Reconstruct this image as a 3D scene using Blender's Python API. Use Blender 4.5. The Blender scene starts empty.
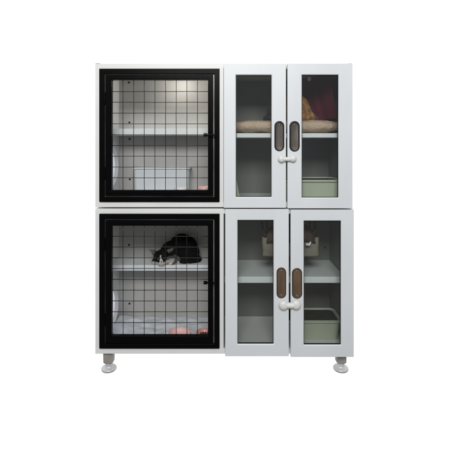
import bpy, bmesh, math, random
from mathutils import Vector, Matrix, noise
random.seed(7)
S = bpy.context.scene
C = S.collection
PI = math.pi
DC = 2.0; ZC = 1.15; VX = 224.0; VY = 145.0; U = .005
def X(px, d=0.0): return (px-VX)*U*(DC+d)/DC
def Z(py, d=0.0): return ZC+(VY-py)*U*(DC+d)/DC
def P(px, py, d=0.0): return Vector((X(px, d), d, Z(py, d)))

# ------------------------------------------------------------ materials
def mat(name, col, rough=.45, metal=0., bump=0., bscale=60, vary=0., vscale=4, coat=0., spec=.5, stretch=None, sub=0.):
    m = bpy.data.materials.new(name); m.use_nodes = True
    nt = m.node_tree; b = nt.nodes['Principled BSDF']
    b.inputs['Base Color'].default_value = (*col, 1); b.inputs['Roughness'].default_value = rough
    b.inputs['Metallic'].default_value = metal; b.inputs['Coat Weight'].default_value = coat
    b.inputs['Specular IOR Level'].default_value = spec
    tc = nt.nodes.new('ShaderNodeTexCoord'); mp = nt.nodes.new('ShaderNodeMapping')
    nt.links.new(tc.outputs['Object'], mp.inputs[0])
    if stretch: mp.inputs['Scale'].default_value = stretch
    if vary:
        n = nt.nodes.new('ShaderNodeTexNoise'); n.inputs['Scale'].default_value = vscale; n.inputs['Detail'].default_value = 6
        nt.links.new(mp.outputs[0], n.inputs['Vector'])
        r = nt.nodes.new('ShaderNodeMapRange'); r.inputs['From Min'].default_value = .3; r.inputs['From Max'].default_value = .7
        r.inputs['To Min'].default_value = 1-vary; r.inputs['To Max'].default_value = 1+vary*.4
        nt.links.new(n.outputs[0], r.inputs[0])
        x = nt.nodes.new('ShaderNodeVectorMath'); x.operation = 'SCALE'; x.inputs[0].default_value = col
        nt.links.new(r.outputs[0], x.inputs['Scale']); nt.links.new(x.outputs[0], b.inputs['Base Color'])
        r2 = nt.nodes.new('ShaderNodeMapRange'); r2.inputs['To Min'].default_value = max(0, rough-.12); r2.inputs['To Max'].default_value = min(1, rough+.12)
        nt.links.new(n.outputs[0], r2.inputs[0]); nt.links.new(r2.outputs[0], b.inputs['Roughness'])
    if bump:
        n = nt.nodes.new('ShaderNodeTexNoise'); n.inputs['Scale'].default_value = bscale; n.inputs['Detail'].default_value = 4
        nt.links.new(mp.outputs[0], n.inputs['Vector'])
        k = nt.nodes.new('ShaderNodeBump'); k.inputs['Strength'].default_value = bump; k.inputs['Distance'].default_value = .002
        nt.links.new(n.outputs[0], k.inputs['Height']); nt.links.new(k.outputs[0], b.inputs['Normal'])
    return m
M = {}
M['white'] = mat('white_board', (.81,.82,.805), .42, bump=.12, bscale=90, vary=.05, vscale=5)
M['door'] = mat('door_paint', (.74,.765,.785), .38, bump=.15, bscale=70, vary=.045, vscale=6, stretch=(1,1,.35))
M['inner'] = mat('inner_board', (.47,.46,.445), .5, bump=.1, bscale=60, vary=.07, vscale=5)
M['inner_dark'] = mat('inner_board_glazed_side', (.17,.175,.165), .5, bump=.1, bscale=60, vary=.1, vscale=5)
M['shelf'] = mat('shelf_board', (.80,.85,.86), .3, bump=.08, vary=.05)
M['black'] = mat('black_metal', (.002,.002,.0025), .3, bump=.05, bscale=200, spec=.07)
M['wire'] = mat('dark_wire', (.02,.02,.021), .3, metal=.3, vary=.4, vscale=60)
M['strip'] = mat('grey_strip', (.30,.285,.28), .35, metal=.3, vary=.7, vscale=5)
M['pull_rim_dark'] = mat('pull_rim_dark', (.035,.035,.038), .35, metal=.6)
M['pull_dark'] = mat('pull_bronze_grey', (.13,.115,.10), .38, metal=.5, vary=.35, vscale=30, stretch=(1,1,.3))
M['pull_rim_brown'] = mat('pull_rim_brown', (.07,.05,.035), .4, metal=.5)
M['pull_brown'] = mat('pull_bronze_brown', (.19,.125,.08), .42, metal=.4, vary=.3, vscale=30, stretch=(1,1,.3))
M['screw'] = mat('screw_metal', (.35,.3,.24), .35, metal=.9)
M['plastic'] = mat('white_plastic', (.78,.77,.74), .35, bump=.03, vary=.06, vscale=20)
M['bin'] = mat('bin_plastic', (.66,.70,.72), .4, vary=.06, vscale=6)
M['leg'] = mat('leg_paint', (.34,.32,.29), .5, bump=.2, vary=.2, vscale=30)
M['foot'] = mat('foot_metal', (.66,.67,.68), .4, metal=.25, vary=.12, vscale=30)
M['footrim'] = mat('foot_rubber', (.22,.22,.23), .6)
M['hole'] = mat('hole_dark', (.008,.008,.008), .7)
M['green'] = mat('green_plastic', (.50,.55,.43), .4, bump=.05, vary=.07, vscale=8)
M['pink'] = mat('pink_ceramic', (.88,.55,.52), .35, vary=.1, vscale=20, coat=.2)
M['red'] = mat('red_ceramic', (.72,.32,.30), .35, vary=.15, vscale=20, coat=.2)
M['rimwhite'] = mat('rim_white', (.82,.74,.72), .3)
M['kibble'] = mat('kibble', (.12,.06,.035), .8, bump=.5, bscale=120)
M['litter'] = mat('dark_litter', (.034,.032,.022), .95, bump=1, bscale=180, vary=.5, vscale=60, spec=.1)
M['cushion'] = mat('plush_tan', (.62,.48,.36), .95, bump=.4, bscale=160, vary=.15, vscale=22, spec=.1)
M['maroon'] = mat('maroon_fleece', (.10,.012,.026), .95, bump=.0, bscale=120, vary=.25, vscale=9, spec=.05)
M['palepink'] = mat('pale_pink_tab', (.88,.72,.72), .8, bump=.3)
M['canvas'] = mat('beige_canvas', (.24,.22,.175), .9, bump=.7, bscale=260, vary=.15, vscale=20, spec=.1)
M['leather'] = mat('brown_leather', (.05,.026,.016), .6, bump=.6, bscale=90, vary=.3, vscale=20)
M['clasp'] = mat('clasp_metal', (.85,.85,.83), .25, metal=.3)
M['pad'] = mat('pad_fabric', (.66,.69,.72), .85, bump=.5, bscale=90, vary=.1, vscale=14, spec=.15)
M['nose'] = mat('cat_nose', (.25,.10,.09), .4)
M['eye_dark'] = mat('cat_eye', (.09,.10,.035), .05, coat=1.)
M['eye_lid'] = mat('cat_eyelid', (.02,.012,.01), .7)
M['whisker'] = mat('whisker', (.75,.75,.72), .5)
def vcol_mat(name, rough=.85):
    m = mat(name, (.5,.5,.5), rough, spec=.15, bump=.5, bscale=240); nt = m.node_tree
    a = nt.nodes.new('ShaderNodeVertexColor'); a.layer_name = 'Col'
    nt.links.new(a.outputs[0], nt.nodes['Principled BSDF'].inputs['Base Color']); return m
M['fur'] = vcol_mat('cat_fur')
def glass_mat():
    m = bpy.data.materials.new('smoked_glass'); m.use_nodes = True; nt = m.node_tree; nt.nodes.clear()
    o = nt.nodes.new('ShaderNodeOutputMaterial'); mx = nt.nodes.new('ShaderNodeMixShader')
    t = nt.nodes.new('ShaderNodeBsdfTransparent'); t.inputs[0].default_value = (.955,.965,.955,1)
    g = nt.nodes.new('ShaderNodeBsdfGlossy'); g.inputs['Roughness'].default_value = .03; g.inputs[0].default_value = (.9,.92,.95,1)
    f = nt.nodes.new('ShaderNodeFresnel'); f.inputs[0].default_value = 1.47
    nt.links.new(f.outputs[0], mx.inputs[0]); nt.links.new(t.outputs[0], mx.inputs[1]); nt.links.new(g.outputs[0], mx.inputs[2])
    nt.links.new(mx.outputs[0], o.inputs[0]); return m
M['glass'] = glass_mat()
def dimmer_mat():
    m = bpy.data.materials.new('milky_dimmer'); m.use_nodes = True; nt = m.node_tree; nt.nodes.clear()
    o = nt.nodes.new('ShaderNodeOutputMaterial'); mx = nt.nodes.new('ShaderNodeMixShader'); mx.inputs[0].default_value = .72
    t = nt.nodes.new('ShaderNodeBsdfTranslucent'); t.inputs[0].default_value = (.80,.79,.86,1)
    g = nt.nodes.new('ShaderNodeBsdfTransparent'); g.inputs[0].default_value = (.85,.85,.9,1)
    nt.links.new(t.outputs[0], mx.inputs[1]); nt.links.new(g.outputs[0], mx.inputs[2]); nt.links.new(mx.outputs[0], o.inputs[0]); return m
M['flap'] = dimmer_mat()  # for the covers added to dim the white beyond the ports

# ------------------------------------------------------------ object helpers
OFF = {}
def thing(name, label, cat, loc, group=None):
    o = bpy.data.objects.new(name, None); C.objects.link(o); o.location = loc; o.empty_display_size = .05
    o['label'] = label; o['category'] = cat
    if group: o['group'] = group
    OFF[o] = Vector(loc); return o
def obj(name, bm, m, parent=None, bevel=0, smooth=False, label=None, origin=None, seg=2):
    off = OFF[parent] if parent else Vector(origin or (0,0,0))
    bmesh.ops.translate(bm, verts=bm.verts, vec=-off)
    bmesh.ops.recalc_face_normals(bm, faces=bm.faces)
    me = bpy.data.meshes.new(name); bm.to_mesh(me); bm.free()
    me.materials.append(m)
    for p in me.polygons: p.use_smooth = smooth
    o = bpy.data.objects.new(name, me); C.objects.link(o)
    if parent: o.parent = parent
    else: o.location = off
    OFF[o] = off
    if bevel:
        b = o.modifiers.new('bevel', 'BEVEL'); b.width = bevel; b.segments = seg; b.limit_method = 'ANGLE'; b.angle_limit = math.radians(40)
        b.harden_normals = False
    if label: o['label'] = label
    return o
def tag(o, label, cat, group=None):
    o['label'] = label; o['category'] = cat
    if group: o['group'] = group
def box(bm, x0, x1, y0, y1, z0, z1):
    r = bmesh.ops.create_cube(bm, size=1)
    for v in r['verts']:
        v.co = Vector(((x0+x1)/2+v.co.x*(x1-x0), (y0+y1)/2+v.co.y*(y1-y0), (z0+z1)/2+v.co.z*(z1-z0)))
def BX(*a):
    bm = bmesh.new(); box(bm, *a); return bm
def rrect(x0, x1, z0, z1, r, n):
    pts = []
    for cx, cz, a0 in ((x1-r, z1-r, 0), (x0+r, z1-r, PI/2), (x0+r, z0+r, PI), (x1-r, z0+r, 1.5*PI)):
        for i in range(n+1):
            a = a0+PI/2*i/n; pts.append((cx+r*math.cos(a), cz+r*math.sin(a)))
    return pts
def ring(outer, inner, y0, y1, bm=None):
    """closed frame in the XZ plane between two loops of equal length, from y0 (front) to y1"""
    bm = bm or bmesh.new(); n = len(outer)
    L = [[bm.verts.new((p[0], y, p[1])) for p in loop] for loop, y in ((outer, y0), (inner, y0), (inner, y1), (outer, y1))]
    for i in range(n):
        j = (i+1) % n
        for k in range(4):
            a, b = L[k], L[(k+1) % 4]
            bm.faces.new((a[i], a[j], b[j], b[i]))
    return bm
def frame(x0, x1, z0, z1, ix0, ix1, iz0, iz1, y0, y1, ro=.001, ri=.001, n=3):
    return ring(rrect(x0, x1, z0, z1, ro, n), rrect(ix0, ix1, iz0, iz1, ri, n), y0, y1)
def plate(loop, y0, y1, bm=None):
    bm = bm or bmesh.new()
    a = [bm.verts.new((p[0], y0, p[1])) for p in loop]; b = [bm.verts.new((p[0], y1, p[1])) for p in loop]
    bm.faces.new(a); bm.faces.new(b[::-1]); n = len(a)
    for i in range(n):
        j = (i+1) % n; bm.faces.new((a[i], b[i], b[j], a[j]))
    return bm
def tube(bm, pts, r, n=8, closed=False):
    pts = [Vector(p) for p in pts]; rs = r if isinstance(r, (list, tuple)) else [r]*len(pts)
    rings = []
    for i, p in enumerate(pts):
        a = pts[max(i-1, 0)]; b = pts[min(i+1, len(pts)-1)]
        t = (b-a).normalized(); u = t.cross(Vector((0,0,1)) if abs(t.z) < .9 else Vector((1,0,0))).normalized(); w = t.cross(u)
        rings.append([bm.verts.new(p+(u*math.cos(2*PI*k/n)+w*math.sin(2*PI*k/n))*rs[i]) for k in range(n)])
    for a, b in zip(rings, rings[1:]):
        for k in range(n): bm.faces.new((a[k], a[(k+1)%n], b[(k+1)%n], b[k]))
    bm.faces.new(rings[0][::-1]); bm.faces.new(rings[-1])
    return bm
def lathe(bm, prof, c, axis='z', n=32):
    """prof: list of (radius, height)"""
    c = Vector(c); R = []
    for r, h in prof:
        if r < 1e-5:
            R.append([bm.verts.new(c+(Vector((0,0,h)) if axis == 'z' else Vector((0,-h,0))))]); continue
        row = []
        for k in range(n):
            a = 2*PI*k/n
            row.append(bm.verts.new(c+(Vector((r*math.cos(a), r*math.sin(a), h)) if axis == 'z' else Vector((r*math.cos(a), -h, r*math.sin(a))))))
        R.append(row)
    for a, b in zip(R, R[1:]):
        if len(a) == 1 and len(b) == 1: continue
        for k in range(n):
            j = (k+1) % n
            if len(a) == 1: bm.faces.new((a[0], b[j], b[k]))
            elif len(b) == 1: bm.faces.new((a[k], a[j], b[0]))
            else: bm.faces.new((a[k], a[j], b[j], b[k]))
    return bm

# ------------------------------------------------------------ the two cabinets
YB = .38          # inside face of the back board
DEPTH = .395
T = .016
def carcass(t, ytop, ybot, hole_y, shelfL, shelfR, right_x):
    xl, xr = X(95), X(right_x)
    zt, zb = Z(ytop), Z(ybot)
    xd0, xd1 = X(219.6), X(223.6)
    y0 = .004
    # top / bottom boards run full width, the sides butt between them
    obj('top_panel', BX(xl, xr, y0, DEPTH, zt-.025, zt), M['white'], t, .0015)
    obj('bottom_panel', BX(xl, xr, y0, DEPTH, zb, zb+.026), M['white'], t, .0015)
    # left side with a round port
    zc = Z(hole_y, .2); r = .150; rz = .113; yc = .212
    n = 12
    outer = rrect(y0+.0005, DEPTH-.001, zb+.0262, zt-.0212, .0005, n); inner = []
    for (py, pz) in outer:
        a = math.atan2(pz-zc, py-yc); inner.append((yc+r*math.cos(a), zc+r*math.sin(a)))
    # angular resampling keeps the port round: outer loop is projected from the port's angles
    N = 64; outer = []; inner = []
    Y0, Y1, Z0, Z1 = y0+.0005, DEPTH-.001, zb+.0262, zt-.0212
    angs = sorted([2*PI*k/N for k in range(N)]+[math.atan2(b-zc, a-yc) % (2*PI) for a in (Y0, Y1) for b in (Z0, Z1)])
    for a in angs:
        c, s = math.cos(a), math.sin(a)
        k = min([(Y1-yc)/c if c > 1e-6 else 9, (Y0-yc)/c if c < -1e-6 else 9, (Z1-zc)/s if s > 1e-6 else 9, (Z0-zc)/s if s < -1e-6 else 9])
        outer.append((yc+c*k, zc+s*k)); inner.append((yc+c*r, zc+s*rz))
    bm = bmesh.new(); x0, x1 = xl+.0005, X(99.3)
    L = [[bm.verts.new((x, p[0], p[1])) for p in loop] for loop, x in ((outer, x0), (inner, x0), (inner, x1), (outer, x1))]
    for i in range(len(outer)):
        j = (i+1) % len(outer)
        for k in range(4): bm.faces.new((L[k][i], L[k][j], L[(k+1)%4][j], L[(k+1)%4][i]))
    side = obj('side_panel', bm, M['white'], t)
    # milky round cover added to dim the white seen through the port
    bm = bmesh.new(); ring_pts = [(yc+(r+.004)*math.cos(2*PI*k/48), zc+(rz+.004)*math.sin(2*PI*k/48)) for k in range(48)]
    a = [bm.verts.new((x0-.003, *p)) for p in ring_pts]; b = [bm.verts.new((x0-.0005, *p)) for p in ring_pts]
    bm.faces.new(a); bm.faces.new(b[::-1])
    for i in range(48): bm.faces.new((a[i], a[(i+1)%48], b[(i+1)%48], b[i]))
    obj('port_dimmer', bm, M['flap'], side)
    obj('side_panel', BX(xr-T, xr-.0005, y0+.0005, DEPTH-.001, zb+.0262, zt-.0212), M['white'], t)
    obj('divider', BX(xd0, xd1, y0+.0005, YB-.0005, zb+.0262, zt-.0212), M['white'], t, .001)
    bk = obj('back_panel', BX(x1+.0003, xd0-.0003, YB, YB+.008, zb+.0263, zt-.0213), M['inner'], t, label='pale grey back board behind the wire door')
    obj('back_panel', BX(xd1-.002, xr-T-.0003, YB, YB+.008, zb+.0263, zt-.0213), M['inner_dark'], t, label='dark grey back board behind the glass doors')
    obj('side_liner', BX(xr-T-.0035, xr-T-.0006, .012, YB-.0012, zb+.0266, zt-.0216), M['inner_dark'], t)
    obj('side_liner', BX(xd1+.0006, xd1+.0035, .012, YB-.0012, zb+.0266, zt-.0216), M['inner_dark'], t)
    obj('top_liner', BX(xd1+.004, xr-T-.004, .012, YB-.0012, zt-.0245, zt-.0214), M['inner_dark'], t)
    # shelves
    (f0, f1, d) = shelfL
    obj('shelf', BX(x1+.0004, xd0-.0004, d, YB-.0004, Z(f1, d), Z(f0, d)), M['shelf'], t, .0015)
    (f0, f1, d) = shelfR
    obj('shelf', BX(xd1+.0038, xr-T-.0038, d, YB-.0004, Z(f1, d), Z(f0, d)), M['shelf'], t, .0015)
    return bk
def peg(bk, px, py):
    bm = bmesh.new(); p = P(px, py, YB-.001)
    lathe(bm, [(0,.004), (.0035,.004), (.0055,.002), (.0055,-.0005)], p, 'y', 16)
    obj('screw_cap', bm, M['hole'], bk, smooth=True)

def cage(t, py0, py1, oy0, oy1, gy0, gy1, latch_y):
    """py: fixed frame, gy: gap line, oy: mesh opening"""
    f = obj('cage_frame', frame(X(99.5), X(219.4), Z(py1), Z(py0)+.0002, X(104.8), X(214.4), Z(gy1+1), Z(gy0-.6), -.006, .03, .002, .002), M['black'], t, .0012)
    # thin grey strip in the gap stands in for the highlight along the edge
    s = obj('gap_highlight', frame(X(104.4), X(214.8), Z(gy1+1.3), Z(gy0-.9), X(106.6), X(212.6), Z(gy1-.6), Z(gy0+1.2), .006, .012), M['strip'], f)
    d = obj('cage_door', frame(X(105.7), X(213.2), Z(gy1-.1), Z(gy0+.5), X(112), X(208), Z(oy1), Z(oy0), -.008, .018, .003, .006, 5), M['black'], t, .0018)
    bm = frame(X(108.6), X(210.6), Z(gy1-2.6), Z(gy0+2.8), X(110.8), X(209), Z(oy1+1.2), Z(oy0-1.4), -.0105, -.0078, .002, .005, 5)
    obj('inner_rim', bm, M['black'], d, .001)
    bm = bmesh.new()
    x = 122.6
    n_ = 9
    while x < 207:
        n_ = 9; j_ = [random.uniform(-.0005, .0005) for _ in range(n_+1)]; tube(bm, [(X(x)+j_[i], .0085, Z(oy1+2)+(Z(oy0-2)-Z(oy1+2))*i/n_) for i in range(n_+1)], .0017, 6); x += 10.68
    y = oy0+11.2 if py0 < 100 else oy0+11.3
    while y < oy1-1.5:
        j_ = [random.uniform(-.0005, .0005) for _ in range(n_+1)]; tube(bm, [(X(110)+(X(210)-X(110))*i/n_, .0120, Z(y)+j_[i]) for i in range(n_+1)], .0017, 6); y += 10.85
    obj('wire_mesh', bm, M['wire'], d, smooth=True)
    # slide bolt
    bm = bmesh.new(); z = Z(latch_y)
    tube(bm, [(X(204.5), -.017, z), (X(216.5), -.017, z)], .0042, 12)
    tube(bm, [(X(203.8), -.017, z), (X(207.4), -.017, z)], .0085, 14)
    for a in (209.2, 212.0, 215.0): box(bm, X(a), X(a+1.2), -.024, -.0062, z-.009, z+.009)
    obj('latch', bm, M['black'], d, .0008)
    for q in (.22, .78):
        bm = bmesh.new(); zz = Z(py0+(py1-py0)*q); tube(bm, [(X(104.9), -.009, zz-.028), (X(104.9), -.009, zz+.028)], .005, 10)
        obj('hinge', bm, M['black'], d)

def stadium(cx, z0, z1, w, n=12):
    r = w/2; pts = []
    for cz, a0 in ((z1-r, 0), (z0+r, PI)):
        for i in range(n+1):
            a = a0+PI*i/n; pts.append((cx+r*math.cos(a), cz+r*math.sin(a)))
    return pts
def glass_door(t, x0, x1, y0, y1, gx0, gx1, gy0, gy1, hx0, hx1, hy0, hy1, dark, rot=0):
    yf, yk = -.019, -.001
    X0, X1, Z0, Z1 = X(x0, yf), X(x1, yf), Z(y1, yf), Z(y0, yf)
    a = (X(gx0, yf), X(gx1, yf), Z(gy1, yf), Z(gy0, yf)); e = .0035
    outer = rrect(X0, X1, Z0, Z1, .001, 3)
    # frame face, then a chamfer into the glass rebate
    bm = bmesh.new(); n = len(outer)
    loops = [(outer, yf), (rrect(*[a[0]-e, a[1]+e, a[2]-e, a[3]+e], .003, 3), yf), (rrect(*a, .002, 3), yf+.005), (rrect(*a, .002, 3), yk), (outer, yk)]
    L = [[bm.verts.new((p[0], y, p[1])) for p in lp] for lp, y in loops]
    for i in range(n):
        j = (i+1) % n
        for k in range(5): bm.faces.new((L[k][i], L[k][j], L[(k+1)%5][j], L[(k+1)%5][i]))
    d = obj('glass_door', bm, M['door'], t, .0012)
    g = .0022
    obj('gasket', frame(a[0]+.0002, a[1]-.0002, a[2]+.0002, a[3]-.0002, a[0]+g, a[1]-g, a[2]+g, a[3]-g*1.6, yf+.006, yf+.014), M['black'], d)
    obj('glass_pane', BX(a[0]+.001, a[1]-.001, yf+.009, yf+.012, a[2]+.001, a[3]-.001), M['glass'], d)
    # recessed oval pull
    cx = X((hx0+hx1)/2, yf); w = (hx1-hx0)*U; z0, z1 = Z(hy1, yf), Z(hy0, yf)
    out = stadium(cx, z0, z1, w); rim = .0075 if dark else .0048
    inn = stadium(cx, z0+rim, z1-rim, w-2*rim); mid = stadium(cx, z0+rim*.45, z1-rim*.45, w-rim*.9)
    bm = bmesh.new(); lp = [(out, yf-.0002), (out, yf-.002), (mid, yf-.004), (inn, yf-.0024), (inn, yf-.0006)]
    L = [[bm.verts.new((p[0], y, p[1])) for p in l] for l, y in lp]
    for i in range(len(out)):
        j = (i+1) % len(out)
        for k in range(4): bm.faces.new((L[k][i], L[k][j], L[k+1][j], L[k+1][i]))
    bm2 = bmesh.new()
    obj('pull_rim', bm, M['pull_rim_dark' if dark else 'pull_rim_brown'], d, smooth=True)
    # dished inside
    L = []
    for sc, dy in ((1, -.0012), (.8, -.0006), (.45, -.0003)):
        L.append([bm2.verts.new((cx+(p[0]-cx)*sc, yf+dy, (z0+z1)/2+(p[1]-(z0+z1)/2)*(1-(1-sc)*.35))) for p in inn])
    for i in range(len(inn)):
        j = (i+1) % len(inn)
        for k in range(2): bm2.faces.new((L[k][i], L[k][j], L[k+1][j], L[k+1][i]))
    bm2.faces.new(L[2])
    obj('pull_plate', bm2, M['pull_dark' if dark else 'pull_brown'], d, smooth=True)
    for zz in (z0+rim+.010, z1-rim-.010):
        b = bmesh.new(); lathe(b, [(0,.0022), (.0028,.0018), (.0040,.0002)], (cx, yf-.0008, zz), 'y', 14)
        obj('screw', b, M['screw'], d, smooth=True)
    return d
def child_lock(t, xa, xb, yy, r, k):
    yf = -.019; bm = bmesh.new(); za = Z(yy, yf)
    for x, dz in ((X(xa, yf), -.001), (X(xb, yf), .001)):
        lathe(bm, [(0,.025*k), (r*.4,.0242*k), (r*.75,.021*k), (r*.95,.016*k), (r,.0115*k), (r*.93,.008*k), (r*.7,.005*k), (r*.8,.0002)], (x, yf-.0003, za+dz), 'y', 28)
    # strap bridging the two knobs
    pts = [Vector((X(xa, yf)+(X(xb, yf)-X(xa, yf))*i/10, yf-.010*k-.002*math.sin(PI*i/10), za-.002*math.sin(PI*i/10))) for i in range(11)]
    tube(bm, pts, [r*.66-.0015*k*math.sin(PI*i/10) for i in range(11)], 12)
    o = obj('child_lock', bm, M['plastic'], t, smooth=True)

low = thing('lower_cabinet', 'lower white pet cabinet on round feet, wire cage door left, two glass doors right', 'cabinet', (0,.19,Z(375)), 'stacked white pet cabinets')
upp = thing('upper_cabinet', 'upper white pet cabinet stacked on the other, with dark grey oval door pulls', 'cabinet', (0,.19,Z(208.3)), 'stacked white pet cabinets')
bk = carcass(upp, 63.6, 207.4, 167, (128.6, 135.2, .20), (133.2, 137.6, .03), 352.3)
for q in ((129, 82.5), (129.4, 122.4), (129.6, 139), (129.8, 179.2)): peg(bk, *q)
bk = carcass(low, 208.9, 354.2, 313, (265.2, 270.8, .215), (276.8, 283, .075), 353.4)
for q in ((129, 245), (129.5, 303.5)): peg(bk, *q)
bms = [(P(325, 247.5, YB-.001))]
b = bmesh.new(); lathe(b, [(0,.004), (.0035,.004), (.0055,.002), (.0055,-.0005)], bms[0], 'y', 16); obj('screw_cap', b, M['hole'], bk, smooth=True)
for a_, b_ in ((95.2, 99.6), (348.6, 352.1)):
    obj('corner_cap', BX(X(a_), X(b_), .006, .03, Z(63.6)+.0002, Z(63.6)+.0022), M['strip'], upp, .0006)
cage(upp, 69, 201.6, 80, 190, 74.4, 196, 135)
cage(low, 213.8, 348, 225.5, 335.5, 219.6, 342.4, 281.5)
glass_door(upp, 223.8, 286, 63.8, 207.9, 236, 271.6, 75, 197, 274.4, 284.2, 121, 151.2, True)
glass_door(upp, 287.5, 352.5, 63.6, 208.3, 302, 338.5, 74.8, 197.6, 289.4, 299.6, 121, 151.6, True)
glass_door(low, 225.2, 288.8, 209.2, 356.3, 237.6, 273.6, 220.4, 344.2, 276.6, 286, 267.4, 298.2, False)
glass_door(low, 290.7, 353.8, 209.9, 357, 304, 341, 221, 345, 292, 302, 268, 298.6, False)
child_lock(upp, 281.2, 292.6, 158.6, .0175, .9)
child_lock(low, 283.2, 295.8, 303.9, .0235, 1.1)

# feet: four legs, each with a levelling foot
def leg(px, d, w, top):
    c = X(px, d); zt = top; zb = Z(375, 0)
    bm = bmesh.new(); h = w/2
    L = [[bm.verts.new((c+x*s, d+y*s, z)) for x, y in rrect(-h, h, -h, h, h*.55, 4)] for s, z in ((1, zt), (.96, zt-.02), (.93, zb+.044), (.8, zb+.040))]
    for a, b2 in zip(L, L[1:]):
        for i in range(len(a)): bm.faces.new((a[i], a[(i+1)%len(a)], b2[(i+1)%len(a)], b2[i]))
    bm.faces.new(L[0]); bm.faces.new(L[-1][::-1])
    o = obj('leg', bm, M['leg'], low, smooth=False)
    bm = bmesh.new()
    lathe(bm, [(0,.048), (.010,.047), (.0165,.041), (.0185,.033), (.0175,.024), (.020,.0165), (.030,.0145), (.0365,.0115), (.0385,.0075), (.037,.004), (0,.004)], (c, d, zb), 'z', 40)
    obj('foot', bm, M['foot'], o, smooth=True)
    bm = bmesh.new(); lathe(bm, [(0,.0045), (.0372,.0045), (.0375,.003), (.035,0), (0,0)], (c, d, zb), 'z', 40)
    obj('foot_pad', bm, M['footrim'], o, smooth=True)
zb = Z(354.2)
for px in (109.0, 340.7):
    for d in (.05, .345):
        leg(px if d < .1 else VX+(px-VX)*.92, d, .054, zb-.0002)

# ------------------------------------------------------------ things inside
def bowl(name, label, group, c, r, h, m, filled=None):
    t = thing(name, label, 'bowl', c, group)
    bm = bmesh.new(); lathe(bm, [(0,0), (r*.72,0), (r*.80,.003), (r*.98,h*.9), (r,h), (r*.95,h*1.0), (r*.86,h*.62), (r*.6,h*.28), (0,h*.22)], c, 'z', 48)
    obj('bowl_body', bm, m, t, smooth=True)
    bm = bmesh.new(); lathe(bm, [(r*.70,-.0), (r*.83,-.0), (r*.845,.007), (r*.80,.009)], c, 'z', 48)
    obj('base_ring', bm, M['rimwhite'], t, smooth=True)
    if filled:
        bm = bmesh.new()
        for i in range(70):
            a = random.random()*2*PI; q = r*.62*math.sqrt(random.random())
            rr = bmesh.ops.create_icosphere(bm, subdivisions=1, radius=.0042)['verts']
            for v in rr: v.co = Vector((v.co.x, v.co.y, v.co.z*.7))+Vector(c)+Vector((q*math.cos(a), q*math.sin(a), h*.42+random.random()*.008))
        f = obj('kibble', bm, M['kibble'], None, smooth=True, origin=c); tag(f, 'brown dry food filling the darker coral bowl', 'pet food'); f['kind'] = 'stuff'
zfl, zfu = zb+.026, Z(207.4)+.026
FU, FL = zfu, zfl
bowl('pink_bowl', 'pale pink bowl on the lower cage floor, left of the coral one', 'pet bowls on the cage floors', (X(179.6, .10), .10, FL+.0045), .059, .034, M['pink'])
bowl('coral_bowl', 'darker coral bowl of dry food at the right end of the lower cage floor', 'pet bowls on the cage floors', (X(204.5, .10), .10, FL+.0045), .044, .036, M['red'], True)
bowl('pink_bowl', 'pink bowl in the right corner of the upper cage floor, mostly behind the door frame', 'pet bowls on the cage floors', (X(204.5, .11), .11, FU+.0002), .040, .066, M['pink'])
bowl('white_bowl', 'white bowl with only its rim showing above the upper door frame', 'pet bowls on the cage floors', (X(181, .10), .10, FU+.0002), .038, .061, M['rimwhite'])

def tray(name, label, cat, x0, x1, y0, y1, zb, zt, m, taper=.012, lip=.006, group=None, fill=False):
    t = thing(name, label, cat, ((x0+x1)/2, (y0+y1)/2, zb), group)
    def lp(e, z): return [(px, py, z) for px, py in rrect(x0+e, x1-e, y0+e, y1-e, .02, 5)]
    seq = [lp(taper, zb), lp(taper*.3, zt-.012), lp(-.0, zt-.011), lp(-lip*.2, zt-.001), lp(.003, zt), lp(.008, zt-.002), lp(taper+.006, zb+.004)]
    bm = bmesh.new(); L = [[bm.verts.new(p) for p in l] for l in seq]
    for a, b in zip(L, L[1:]):
        for i in range(len(a)): bm.faces.new((a[i], a[(i+1)%len(a)], b[(i+1)%len(a)], b[i]))
    bm.faces.new(L[0][::-1]); bm.faces.new(L[-1])
    obj('tray_body', bm, m, t, .0015)
    bm = bmesh.new()
    o, i_ = [(p[0], p[1]) for p in lp(-.007, 0)], [(p[0], p[1]) for p in lp(-.0004, 0)]
    a = [[bm.verts.new((q[0], q[1], z)) for q in l] for l, z in ((o, zt-.010), (i_, zt-.010), (i_, zt-.002), (o, zt-.003))]
    for k in range(4):
        for j in range(len(o)): bm.faces.new((a[k][j], a[k][(j+1)%len(o)], a[(k+1)%4][(j+1)%len(o)], a[(k+1)%4][j]))
    obj('rim', bm, m, t, .001)
    if fill:
        lo = lp(.014, 0); bm = bmesh.new(); cx_, cy_ = (x0+x1)/2, (y0+y1)/2; R = []
        for k in range(12, 0, -1):
            R.append([bm.verts.new((cx_+(p[0]-cx_)*k/12, cy_+(p[1]-cy_)*k/12, zt-.006+.006*noise.noise(Vector((p[0]*k*3, p[1]*k*3, 2)))*(k < 12))) for p in lo])
        c = bm.verts.new((cx_, cy_, zt-.004))
        R.append([bm.verts.new((p[0]*1.0, p[1], zb+.008)) for p in lp(taper+.012, 0)])
        R = [R[-1]]+R[:-1]
        for a, b in zip(R, R[1:]):
            for i in range(len(a)): bm.faces.new((a[i], a[(i+1)%len(a)], b[(i+1)%len(a)], b[i]))
        for i in range(len(lo)): bm.faces.new((R[-1][i], R[-1][(i+1)%len(lo)], c))
        bm.faces.new(R[0][::-1])
        obj('litter', bm, M['litter'], t, smooth=True)
    return t
tray('litter_bin', 'white open plastic litter bin at the back of the upper cage floor', 'litter box', X(133.5, .25), X(189, .25), .25, .372, FU+.0002, Z(167.2, .25), M['bin'], .004, .001)
xr_in = X(352.3)-T-.012
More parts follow.
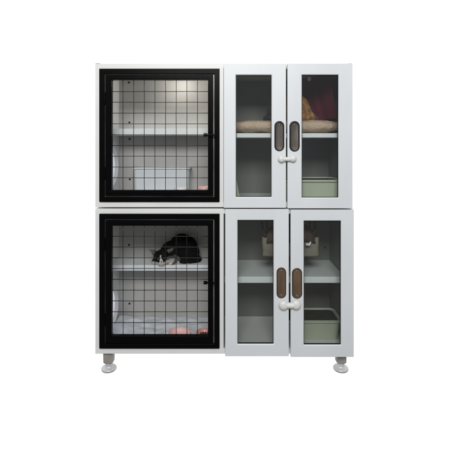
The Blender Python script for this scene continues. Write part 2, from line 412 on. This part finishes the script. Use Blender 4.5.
tray('litter_tray', 'sage green litter tray on the floor behind the upper glass doors', 'litter box', X(284, .05), xr_in, .05, .24, FU+.0002, Z(179.8, .05), M['green'], group='green litter trays', fill=True)
tray('litter_tray', 'sage green litter tray on the floor behind the lower glass doors', 'litter box', X(286, .085), xr_in, .085, .25, FL+.0002, Z(320.6, .085), M['green'], group='green litter trays', fill=True)
# small pale green scoop leaning on the divider
bm = bmesh.new(); x0 = X(223.6)+.0048
prof = [(x0+.0, FU+.0003), (X(240.6, .05), FU+.0003), (X(236.6, .05), Z(180, .05)), (x0+.0, Z(174, .05))]  # plain wedge-shaped green plate
plate(prof, .05, .065, bm)
sc = obj('green_panel', bm, M['green'], None, .004, origin=(X(236), .055, FU))
tag(sc, 'pale green plastic scoop standing in the left corner behind the upper glass door', 'panel')

# crumpled pad on the lower cage floor
def sheet(x0, x1, y0, y1, z, amp, nx=60, ny=40, seed=0, thick=.003):
    bm = bmesh.new(); G = []
    for j in range(ny+1):
        row = []
        for i in range(nx+1):
            x = x0+(x1-x0)*i/nx; y = y0+(y1-y0)*j/ny
            q = Vector((x*14+seed, y*18, .3))
            h = abs(noise.noise(q))*amp*1.6+noise.noise(q*3)*amp*.35
            e = min(i, nx-i, j, ny-j)/6.0; h = max(0, h)*min(1, .25+e)
            if i < nx*.22: h += amp*1.2*(1-i/(nx*.22))**1.5*(.3+.7*j/ny)
            row.append(bm.verts.new((x, y, z+thick+h)))
        G.append(row)
    for j in range(ny):
        for i in range(nx): bm.faces.new((G[j][i], G[j][i+1], G[j+1][i+1], G[j+1][i]))
    r = bmesh.ops.extrude_face_region(bm, geom=list(bm.faces))
    for v in [g for g in r['geom'] if isinstance(g, bmesh.types.BMVert)]: v.co.z -= thick*.8
    return bm
pad = obj('puppy_pad', sheet(X(101)+.004, X(218), .04, .368, FL, .012), M['pad'], None, smooth=True, origin=(X(160), .2, FL))
tag(pad, 'crumpled pale grey absorbent pad covering the lower cage floor', 'pad')

# plush cushion
def cushion():
    x0, x1 = X(229, .05), X(346, .05); y0, y1 = .045, .335; zb0 = Z(133.2, .03)+.0004; h = .078
    bm = bmesh.new(); bmesh.ops.create_icosphere(bm, subdivisions=6, radius=1)
    def se(v, e): return math.copysign(abs(v)**e, v)
    for v in bm.verts:
        c = v.co.copy(); x = se(c.x, .62); y = se(c.y, .62); z = se(c.z, .85)
        r2 = min(1, x*x*x*x+y*y*y*y)
        z *= 1-.25*max(0, 1-(abs(x)**3+abs(y)**3))*(1 if c.z > 0 else 0)
        p = Vector(((x0+x1)/2+x*(x1-x0)/2, (y0+y1)/2+y*(y1-y0)/2, zb0+h/2+z*h/2))
        n = noise.noise(p*16)*.007+noise.noise(p*50)*.003+noise.noise(p*140)*.0022
        p += c*n; p.z = max(p.z, zb0); v.co = p
    return bm
cu = thing('pet_cushion', 'plump tan plush cushion lying on the shelf behind the upper glass doors', 'cushion', (X(287, .19), .19, Z(133.2, .03)))
cbm = cushion(); cb = obj('cushion_pad', cbm, M['cushion'], cu, smooth=True)

# generic fur tuft builder
def fur(name, me_obj, parent, n, length, width, colfn, flow, off, jit=.5, m=None, kr=(.6, 1.5)):
    me = me_obj.data; me.calc_loop_triangles(); tris = me.loop_triangles; vs = me.vertices
    cum = []; s = 0
    for t in tris: s += t.area; cum.append(s)
    import bisect
    verts = []; faces = []; cols = []
    for _ in range(n):
        t = tris[min(bisect.bisect(cum, random.random()*s), len(tris)-1)]
        a, b, c = [vs[i].co for i in t.vertices]; u, v = random.random(), random.random()
        if u+v > 1: u, v = 1-u, 1-v
        p = a+(b-a)*u+(c-a)*v; nn = t.normal
        f = flow(p+off); d = (nn*.55+f*.8+Vector([random.uniform(-jit, jit) for _ in range(3)])*.6).normalized()
        w = d.cross(Vector([random.uniform(-1, 1) for _ in range(3)])).normalized()*width*.5
        L = length*random.uniform(.6, 1.2); i = len(verts)
        verts += [p-w-nn*.001, p+w-nn*.001, p+d*L]; faces.append((i, i+1, i+2))
        cc = colfn(p+off, nn); k = random.uniform(*kr); cols += [tuple(min(1, q*k) for q in cc)]*3
    m2 = bpy.data.meshes.new(name); m2.from_pydata([tuple(v) for v in verts], [], faces)
    ca = m2.color_attributes.new('Col', 'FLOAT_COLOR', 'POINT')
    for i, c in enumerate(cols): ca.data[i].color = (*c, 1)
    m2.materials.append(m or M['fur'])
    o = bpy.data.objects.new(name, m2); C.objects.link(o); o.parent = parent; return o
def tan(p, n):
    k = .75+.5*noise.noise(p*30); return (.66*k, .52*k, .40*k)
fur('pile', cb, cb, 30000, .0045, .0014, tan, lambda p: Vector((0,0,-.1)), OFF[cb], 1, None, (.9, 1.1))

# ---------- cats: solid ellipsoids and tapered limbs fused into one skin
def ell(bm, c, r, rot=None):
    R = bmesh.ops.create_icosphere(bm, subdivisions=4, radius=1)['verts']
    for v in R:
        q = Vector((v.co.x*r[0], v.co.y*r[1], v.co.z*r[2]))
        if rot: q = rot @ q
        v.co = q+Vector(c)
def limb(bm, pts, rs):
    for (a, b), (ra, rb) in zip(zip(pts, pts[1:]), zip(rs, rs[1:])):
        a, b = Vector(a), Vector(b); n = max(2, int((b-a).length/(min(ra, rb)*.35)))
        for i in range(n+1):
            q = a.lerp(b, i/n); r = ra+(rb-ra)*i/n
            V = bmesh.ops.create_icosphere(bm, subdivisions=3, radius=r)['verts']
            for v in V: v.co += q
def ear(bm, base, tip, side, w, th):
    base, tip = Vector(base), Vector(tip); d = tip-base; u = d.cross(Vector((0,1,0))).normalized(); f = u.cross(d).normalized()
    N = 10; rows = []
    for i in range(N):
        k = i/N; c = base+d*k; ww = w*(1-k)**.8; tt = th*(1-k*.7)
        rows.append([bm.verts.new(c+u*math.cos(2*PI*j/12)*ww+f*math.sin(2*PI*j/12)*tt+f*(1-k)*.0) for j in range(12)])
    top = bm.verts.new(tip)
    for a, b in zip(rows, rows[1:]):
        for j in range(12): bm.faces.new((a[j], a[(j+1)%12], b[(j+1)%12], b[j]))
    for j in range(12): bm.faces.new((rows[-1][j], rows[-1][(j+1)%12], top))
    bm.faces.new(rows[0][::-1])
def skin(name, bm, parent, voxel, colfn, smooth_it=6):
    off = OFF[parent]; bmesh.ops.translate(bm, verts=bm.verts, vec=-off); bmesh.ops.recalc_face_normals(bm, faces=bm.faces)
    me = bpy.data.meshes.new('tmp'); bm.to_mesh(me); bm.free()
    o = bpy.data.objects.new('tmp', me); C.objects.link(o)
    r = o.modifiers.new('r', 'REMESH'); r.mode = 'VOXEL'; r.voxel_size = voxel
    s = o.modifiers.new('s', 'SMOOTH'); s.factor = .5; s.iterations = smooth_it
    dg = bpy.context.evaluated_depsgraph_get(); dg.update()
    m2 = bpy.data.meshes.new_from_object(o.evaluated_get(dg)); bpy.data.objects.remove(o)
    for p in m2.polygons: p.use_smooth = True
    ca = m2.color_attributes.get('Col') or m2.color_attributes.new('Col', 'FLOAT_COLOR', 'POINT')
    for i, v in enumerate(m2.vertices): ca.data[i].color = (*colfn(v.co+off, v.normal), 1)
    m2.materials.clear(); m2.materials.append(M['fur'])
    n = bpy.data.objects.new(name, m2); C.objects.link(n); n.parent = parent; OFF[n] = off; return n

# black and white cat on the lower cage shelf
SZ = Z(265.2, .215)
H = P(162.3, 257.6, .236)                     # head centre
rollm = Matrix.Rotation(math.radians(-10), 3, 'Y')
def hp(x, y, z): return H+rollm @ Vector((x, y, z))      # head space: x right, y away from camera, z up
EL0, EL1 = hp(-.026, .004, .020), P(148.8, 249.3, .250)
ER0, ER1 = hp(.024, .004, .022), P(174.2, 247.4, .228)
def bw(p, n):
    q = rollm.transposed() @ (p-H)
    wob = noise.noise(p*60)*.004
    black = tuple(v*(1+max(0, 1.4*noise.noise(p*55)+.8*noise.noise(p*140))) for v in (.011,.011,.012)); white = (.66,.64,.60); grey = (.13,.125,.12)
    def seg(a, b):
        d = b-a; k = max(0, min(1, (p-a).dot(d)/d.length_squared)); return (p-(a+d*k)).length, k
    for a, b in ((EL0, EL1), (ER0, ER1)):
        ds, k = seg(a, b)
        if k > .25 and ds < .012*(1-k)+.002 and n.y < -.6: return (.21,.18,.165)
    w2 = noise.noise(p*45)*.007+noise.noise(p*130)*.003
    if q.length < .066 and q.y < .030:
        if q.z < -.013+wob and q.y < .016: return white
        if abs(q.x+.001) < .0035+.011*max(0, (.010-q.z)/.03)+wob*.6 and q.z < .022 and q.y < 0: return white
        if q.x > .026+w2 and q.z < .004+w2: return grey
        return black
    c = P(173, 258, .262); dd = (p-c); rr = math.sqrt((dd.x/.038)**2+(dd.z/.024)**2)
    if p.y < .288+w2 and rr < 1+w2*30: return tuple(v*(1+.8*noise.noise(p*110)) for v in (.16,.15,.14))
    if p.z < SZ+.017+w2 and p.y < .255+w2 and p.x < P(179, 0, .24).x: return white
    return black
cat = thing('cat', 'black and white cat lying on the lower cage shelf with its chin down', 'cat', (X(180, .3), .3, SZ))
bm = bmesh.new()
ell(bm, P(183.5, 248, .305), (.078, .058, .072))
ell(bm, P(181.5, 245.5, .31), (.070, .052, .066))
ell(bm, P(171.5, 251, .295), (.062, .052, .056))
ell(bm, P(189, 252, .30), (.054, .060, .052))           # haunch
limb(bm, [P(176, 250, .29), P(169, 253, .27), H+Vector((.008,.018,.004))], [.048, .040, .034])
ell(bm, H, (.044, .039, .039), rollm)
ell(bm, hp(0, -.012, -.004), (.033, .030, .028), rollm)
ell(bm, hp(-.009, -.034, -.016), (.0125, .013, .0105), rollm)
ell(bm, hp(.009, -.034, -.016), (.0125, .013, .0105), rollm)
ell(bm, hp(0, -.030, -.024), (.011, .012, .008), rollm)
ell(bm, hp(0, -.030, -.004), (.009, .014, .010), rollm)
ell(bm, hp(-.026, -.006, -.014), (.018, .020, .016), rollm); ell(bm, hp(.026, -.006, -.014), (.018, .020, .016), rollm)
ear(bm, EL0, EL1, -1, .018, .006); ear(bm, ER0, ER1, 1, .0165, .006)
# folded forelegs with paws at the shelf edge, hind paw, tail
limb(bm, [P(176, 255, .285), P(181, 260, .268), P(173, 262.5, .240)], [.026, .019, .0145])
ell(bm, P(171.5, 263.2, .232)+Vector((0,0,.0)), (.017, .019, .012))
limb(bm, [P(168, 256, .285), P(157, 261, .275), P(154.5, 262, .243)], [.024, .017, .0135])
ell(bm, P(154.5, 262.5, .238), (.016, .018, .012))
limb(bm, [P(192, 256, .285), P(188, 260.5, .262), P(184, 261.8, .250)], [.030, .017, .0135])
limb(bm, [P(195, 256, .31), P(199, 259, .30), P(197, 261, .27), P(190, 262, .250)], [.016, .012, .011, .009])
for v in bm.verts: v.co.z = max(v.co.z, SZ+.0004)
cb2 = skin('cat_body', bm, cat, .0032, bw, 4)
def flowbw(p):
    if (p-H).length < .06: return Vector((p.x-H.x, .4*.05, p.z-H.z))*8
    return Vector((1, .1, -.5))*.8
fur('fur', cb2, cb2, 42000, .0095, .0010, bw, flowbw, OFF[cb2], .4)
for sx in (-1, 1):
    bm = bmesh.new(); ell(bm, hp(sx*.0165, -.0335, .003), (.0068, .0055, .0058), rollm)
    obj('eye', bm, M['eye_dark'], cb2, smooth=True)
bm = bmesh.new(); ell(bm, hp(0, -.0475, -.0105), (.0042, .0035, .0032), rollm); obj('nose', bm, M['nose'], cb2, smooth=True)
bm = bmesh.new()
for sx in (-1, 1):
    for k in range(5):
        a = hp(sx*.012, -.043, -.015-.0015*k); b2 = hp(sx*(.060+.006*(k%2)), -.040+.006*k, -.002-.009*k+.004)
        m_ = (a+b2)/2+Vector((0,0,.004)); tube(bm, [a, m_, b2], [.0005, .0004, .0002], 4)
obj('whiskers', bm, M['whisker'], cb2, smooth=True)

# ginger and grey cat curled on the cushion
CZ = Z(120.5, .12)
def gg(p, n):
    a = .8+.5*math.sin(p.x*160+4*noise.noise(p*25))*.5+.25*noise.noise(p*70)
    og = (.50*a, .27*a, .11*a); gr = (.115*a, .10*a, .095*a)
    if p.x < X(274, .18)+.012*noise.noise(p*40): return gr
    if p.x > X(311.5, .15)-.25*(p.z-CZ-.05)+.008*noise.noise(p*40): return (.20*a, .165*a, .16*a)
    return og
cat2 = thing('cat', 'ginger cat with grey sides curled up on the tan cushion behind the glass doors', 'cat', (X(290, .19), .19, CZ-.012))
bm = bmesh.new()
cx = X(290, .18)
ell(bm, (cx+.004, .19, CZ+.012), (.148, .095, .040))
ell(bm, (cx+.012, .195, CZ+.045), (.108, .078, .070))
ell(bm, (cx+.030, .20, CZ+.080), (.075, .062, .062))
ell(bm, (cx-.060, .19, CZ+.050), (.060, .060, .060))
H2 = Vector((cx-.012, .118, CZ+.036))
ell(bm, H2, (.041, .037, .034)); ell(bm, H2+Vector((0,-.030,-.012)), (.020, .016, .013))
for s in (-1, 1): ear(bm, H2+Vector((s*.024,.004,.022)), H2+Vector((s*.036,.008,.058)), s, .018, .006)
limb(bm, [(cx+.10, .13, CZ+.022), (cx+.05, .105, CZ+.016), (cx+.02, .095, CZ+.012)], [.022, .017, .013])
limb(bm, [(cx-.12, .16, CZ+.02), (cx-.10, .12, CZ+.014), (cx-.05, .10, CZ+.011)], [.017, .014, .010])
for v in bm.verts: v.co.z = max(v.co.z, CZ-.012)
cb3 = skin('cat_body', bm, cat2, .004, gg, 5)
fur('fur', cb3, cb3, 26000, .009, .0013, gg, lambda p: Vector((-(p.y-.185), p.x-cx, 0))*6, OFF[cb3], .5)
for s in (-1, 1):
    bm = bmesh.new(); ell(bm, H2+Vector((s*.017,-.0325,.002)), (.0075, .003, .0022)); obj('closed_eye', bm, M['eye_lid'], cb3, smooth=True)
bm = bmesh.new(); ell(bm, H2+Vector((0,-.0455,-.009)), (.004,.003,.003)); obj('nose', bm, M['nose'], cb3, smooth=True)

# maroon fleece hanging from the cabinet top, folds running down
zt = Z(63.6)-.0250
mb = thing('fleece_blanket', 'dark maroon fleece blanket hanging from the cabinet top behind the upper right glass door', 'blanket', (X(318, .3), .3, zt))
bm = bmesh.new(); G = []
ztop = zt-.001; zbt = Z(121, .29)
NX, NZ = 90, 50
for j in range(NZ+1):
    k = j/NZ; row = []; z = ztop+(zbt-ztop)*k
    pa = 291-2*k+math.sin(k*5); pb = 328+10*k**.8+.7*math.sin(k*9)
    for i in range(NX+1):
        u = i/NX; dd = .31-.17*u**1.5; x = min(X(pa+(pb-pa)*u, dd), X(352.3)-T-.008)
        f = math.sin(u*17+k*1.6+1.2)*.5+math.sin(u*31-k*2)*.22
        y = dd+.016*f*(.6+.5*k)+noise.noise(Vector((x*20, z*9, 1)))*.012
        if u < .45: y -= .05*(.45-u)*(1-k)*1.2
        row.append(bm.verts.new((x, y, z+(.010*math.sin(u*9) if j == NZ else 0))))
    G.append(row)
for j in range(NZ):
    for i in range(NX): bm.faces.new((G[j][i], G[j][i+1], G[j+1][i+1], G[j+1][i]))
fo = obj('fleece', bm, M['maroon'], mb, smooth=True)
so = fo.modifiers.new('thick', 'SOLIDIFY'); so.thickness = .004; so.offset = 0
bm = bmesh.new(); x = X(309.2, .235)
plate(rrect(x-.010, x+.010, Z(81.3, .235), zt-.001, .009, 5), .228, .238, bm)
obj('pink_tab', bm, M['palepink'], mb, .003, label='pale pink fabric tab at the top')

# beige canvas bag with brown leather flap hanging in the lower glazed half
zt2 = Z(208.9)-.0250; d = .14
bag = thing('hanging_bag', 'beige canvas bag with brown flap and straps hanging behind the lower glass doors', 'bag', (X(290, d), d, zt2))
bm = bmesh.new()
x0, x1, z0, z1 = X(260.5, d), X(319.5, d), Z(254.5, d), Z(237, d)
nx, nz = 28, 12; rows = []
for j in range(nz+1):
    k = j/nz; z = z0+(z1-z0)*k; row = []; inset = .012*k+.004*math.cos(k*PI)
    th = .042*(1-.35*k)
    for i in range(64):
        a = 2*PI*i/64; c, s = math.cos(a), math.sin(a)
        q = .38; px_ = math.copysign(abs(c)**q, c); py_ = math.copysign(abs(s)**q, s)
        xx = (x0+x1)/2+px_*((x1-x0)/2-inset); yy = d+py_*th
        n = noise.noise(Vector((xx*22, yy*22, z*22)))*.006
        row.append(bm.verts.new((xx+n, yy+n, z)))
    rows.append(row)
for a, b in zip(rows, rows[1:]):
    for i in range(64): bm.faces.new((a[i], a[(i+1)%64], b[(i+1)%64], b[i]))
bm.faces.new(rows[0][::-1]); bm.faces.new(rows[-1])
obj('bag_body', bm, M['canvas'], bag, smooth=True)
bm = bmesh.new(); rows = []
for j in range(9):
    k = j/8; z = Z(240.5, d)+(Z(224.5, d)-Z(240.5, d))*k; w = (X(317, d)-X(263, d))/2*(1-.42*k*k); th = .040*(1-.5*k)
    rows.append([bm.verts.new((X(290, d)+math.copysign(abs(math.cos(a))**.5, math.cos(a))*w, d+math.copysign(abs(math.sin(a))**.6, math.sin(a))*th+noise.noise(Vector((a*2, k*3, 0)))*.006, z+.012*math.sin(a*3)*(1-k))) for a in [2*PI*i/48 for i in range(48)]])
for a, b in zip(rows, rows[1:]):
    for i in range(48): bm.faces.new((a[i], a[(i+1)%48], b[(i+1)%48], b[i]))
bm.faces.new(rows[0][::-1]); bm.faces.new(rows[-1])
obj('flap', bm, M['leather'], bag, smooth=True)
for s, xx in ((1, 312), (-1, 265)):
    bm = bmesh.new()
    pts = []
    for i in range(13):
        k = i/12; pts.append((X(xx+s*(5.0*math.sin(k*PI*.75))-s*3*k, d), d-.02+.03*k, Z(236, d)+(zt2-Z(236, d)-.001)*k))
    tube(bm, pts, .0058, 10)
    tube(bm, [(p[0]-s*.026, p[1]+.012, p[2]) for p in pts], .0048, 10)
    obj('strap', bm, M['leather'], bag, smooth=True)
bm = bmesh.new(); plate([(X(305.6, .08), Z(245.5, .08)), (X(310, .08), Z(245.8, .08)), (X(311.4, .08), Z(241.5, .08)), (X(309, .08), Z(243.4, .08)), (X(306, .08), Z(243.2, .08))], .076, .098, bm)
obj('clasp', bm, M['clasp'], bag, .002)

# ------------------------------------------------------------ light, world, camera
w = bpy.data.worlds.new('World'); S.world = w; w.use_nodes = True; nt = w.node_tree
bg = nt.nodes['Background']; tc = nt.nodes.new('ShaderNodeTexCoord'); sp = nt.nodes.new('ShaderNodeSeparateXYZ')
nt.links.new(tc.outputs['Generated'], sp.inputs[0])
mr = nt.nodes.new('ShaderNodeMapRange'); mr.inputs['From Min'].default_value = -.1; mr.inputs['From Max'].default_value = .3
nt.links.new(sp.outputs['Y'], mr.inputs[0])
mr2 = nt.nodes.new('ShaderNodeMapRange'); mr2.inputs['From Min'].default_value = -.5; mr2.inputs['From Max'].default_value = .8
nt.links.new(sp.outputs['Z'], mr2.inputs[0])
front = nt.nodes.new('ShaderNodeMix'); front.data_type = 'RGBA'
front.inputs['A'].default_value = (.24,.235,.225,1); front.inputs['B'].default_value = (.42,.44,.47,1)
nz = nt.nodes.new('ShaderNodeTexNoise'); nz.inputs['Scale'].default_value = 2.2; nz.inputs['Detail'].default_value = 2
nt.links.new(tc.outputs['Generated'], nz.inputs['Vector'])
ad = nt.nodes.new('ShaderNodeMath'); ad.operation = 'MULTIPLY_ADD'; ad.inputs[1].default_value = 2.4; ad.inputs[2].default_value = -1.2
nt.links.new(nz.outputs[0], ad.inputs[0])
ad2 = nt.nodes.new('ShaderNodeMath'); ad2.operation = 'ADD'; nt.links.new(ad.outputs[0], ad2.inputs[0]); nt.links.new(mr2.outputs[0], ad2.inputs[1])
nt.links.new(ad2.outputs[0], front.inputs['Factor'])
mx = nt.nodes.new('ShaderNodeMix'); mx.data_type = 'RGBA'; mx.inputs['B'].default_value = (1.02,1.02,1.02,1)
nt.links.new(mr.outputs[0], mx.inputs['Factor']); nt.links.new(front.outputs['Result'], mx.inputs['A'])
nt.links.new(mx.outputs['Result'], bg.inputs[0]); bg.inputs[1].default_value = 1

def area(name, loc, target, size, sy, power, col):
    l = bpy.data.lights.new(name, 'AREA'); l.shape = 'RECTANGLE'; l.size = size; l.size_y = sy; l.energy = power; l.color = col
    o = bpy.data.objects.new(name, l); C.objects.link(o); o.location = loc
    o.rotation_euler = (Vector(target)-Vector(loc)).to_track_quat('-Z', 'Y').to_euler(); return o
area('ceiling_lamp', (-.1, -3.2, 2.78), (0, 0, .9), 1.7, .9, 94, (1, .995, .98))
l = bpy.data.lights.new('added_cage_light', 'POINT'); l.energy = .8; l.color = (1, .95, .87); l.shadow_soft_size = .006  # added unseen light that makes the warm patch on the upper back board
o = bpy.data.objects.new('added_cage_light', l); C.objects.link(o); o.location = P(180, 78.6, .235)

cam = bpy.data.cameras.new('camera'); co = bpy.data.objects.new('camera', cam); C.objects.link(co); S.camera = co
co.location = (0, -DC, ZC); co.rotation_euler = (PI/2, 0, 0)
cam.sensor_width = 36; cam.lens = 36*DC/(450*U); cam.shift_x = (225-VX)/450; cam.shift_y = -(225-VY)/450
cam.clip_end = 100
S.render.engine = 'CYCLES'; S.render.resolution_x = S.render.resolution_y = 1024
S.view_settings.view_transform = 'Standard'; S.view_settings.look = 'None'
S.cycles.max_bounces = 10; S.cycles.transparent_max_bounces = 16
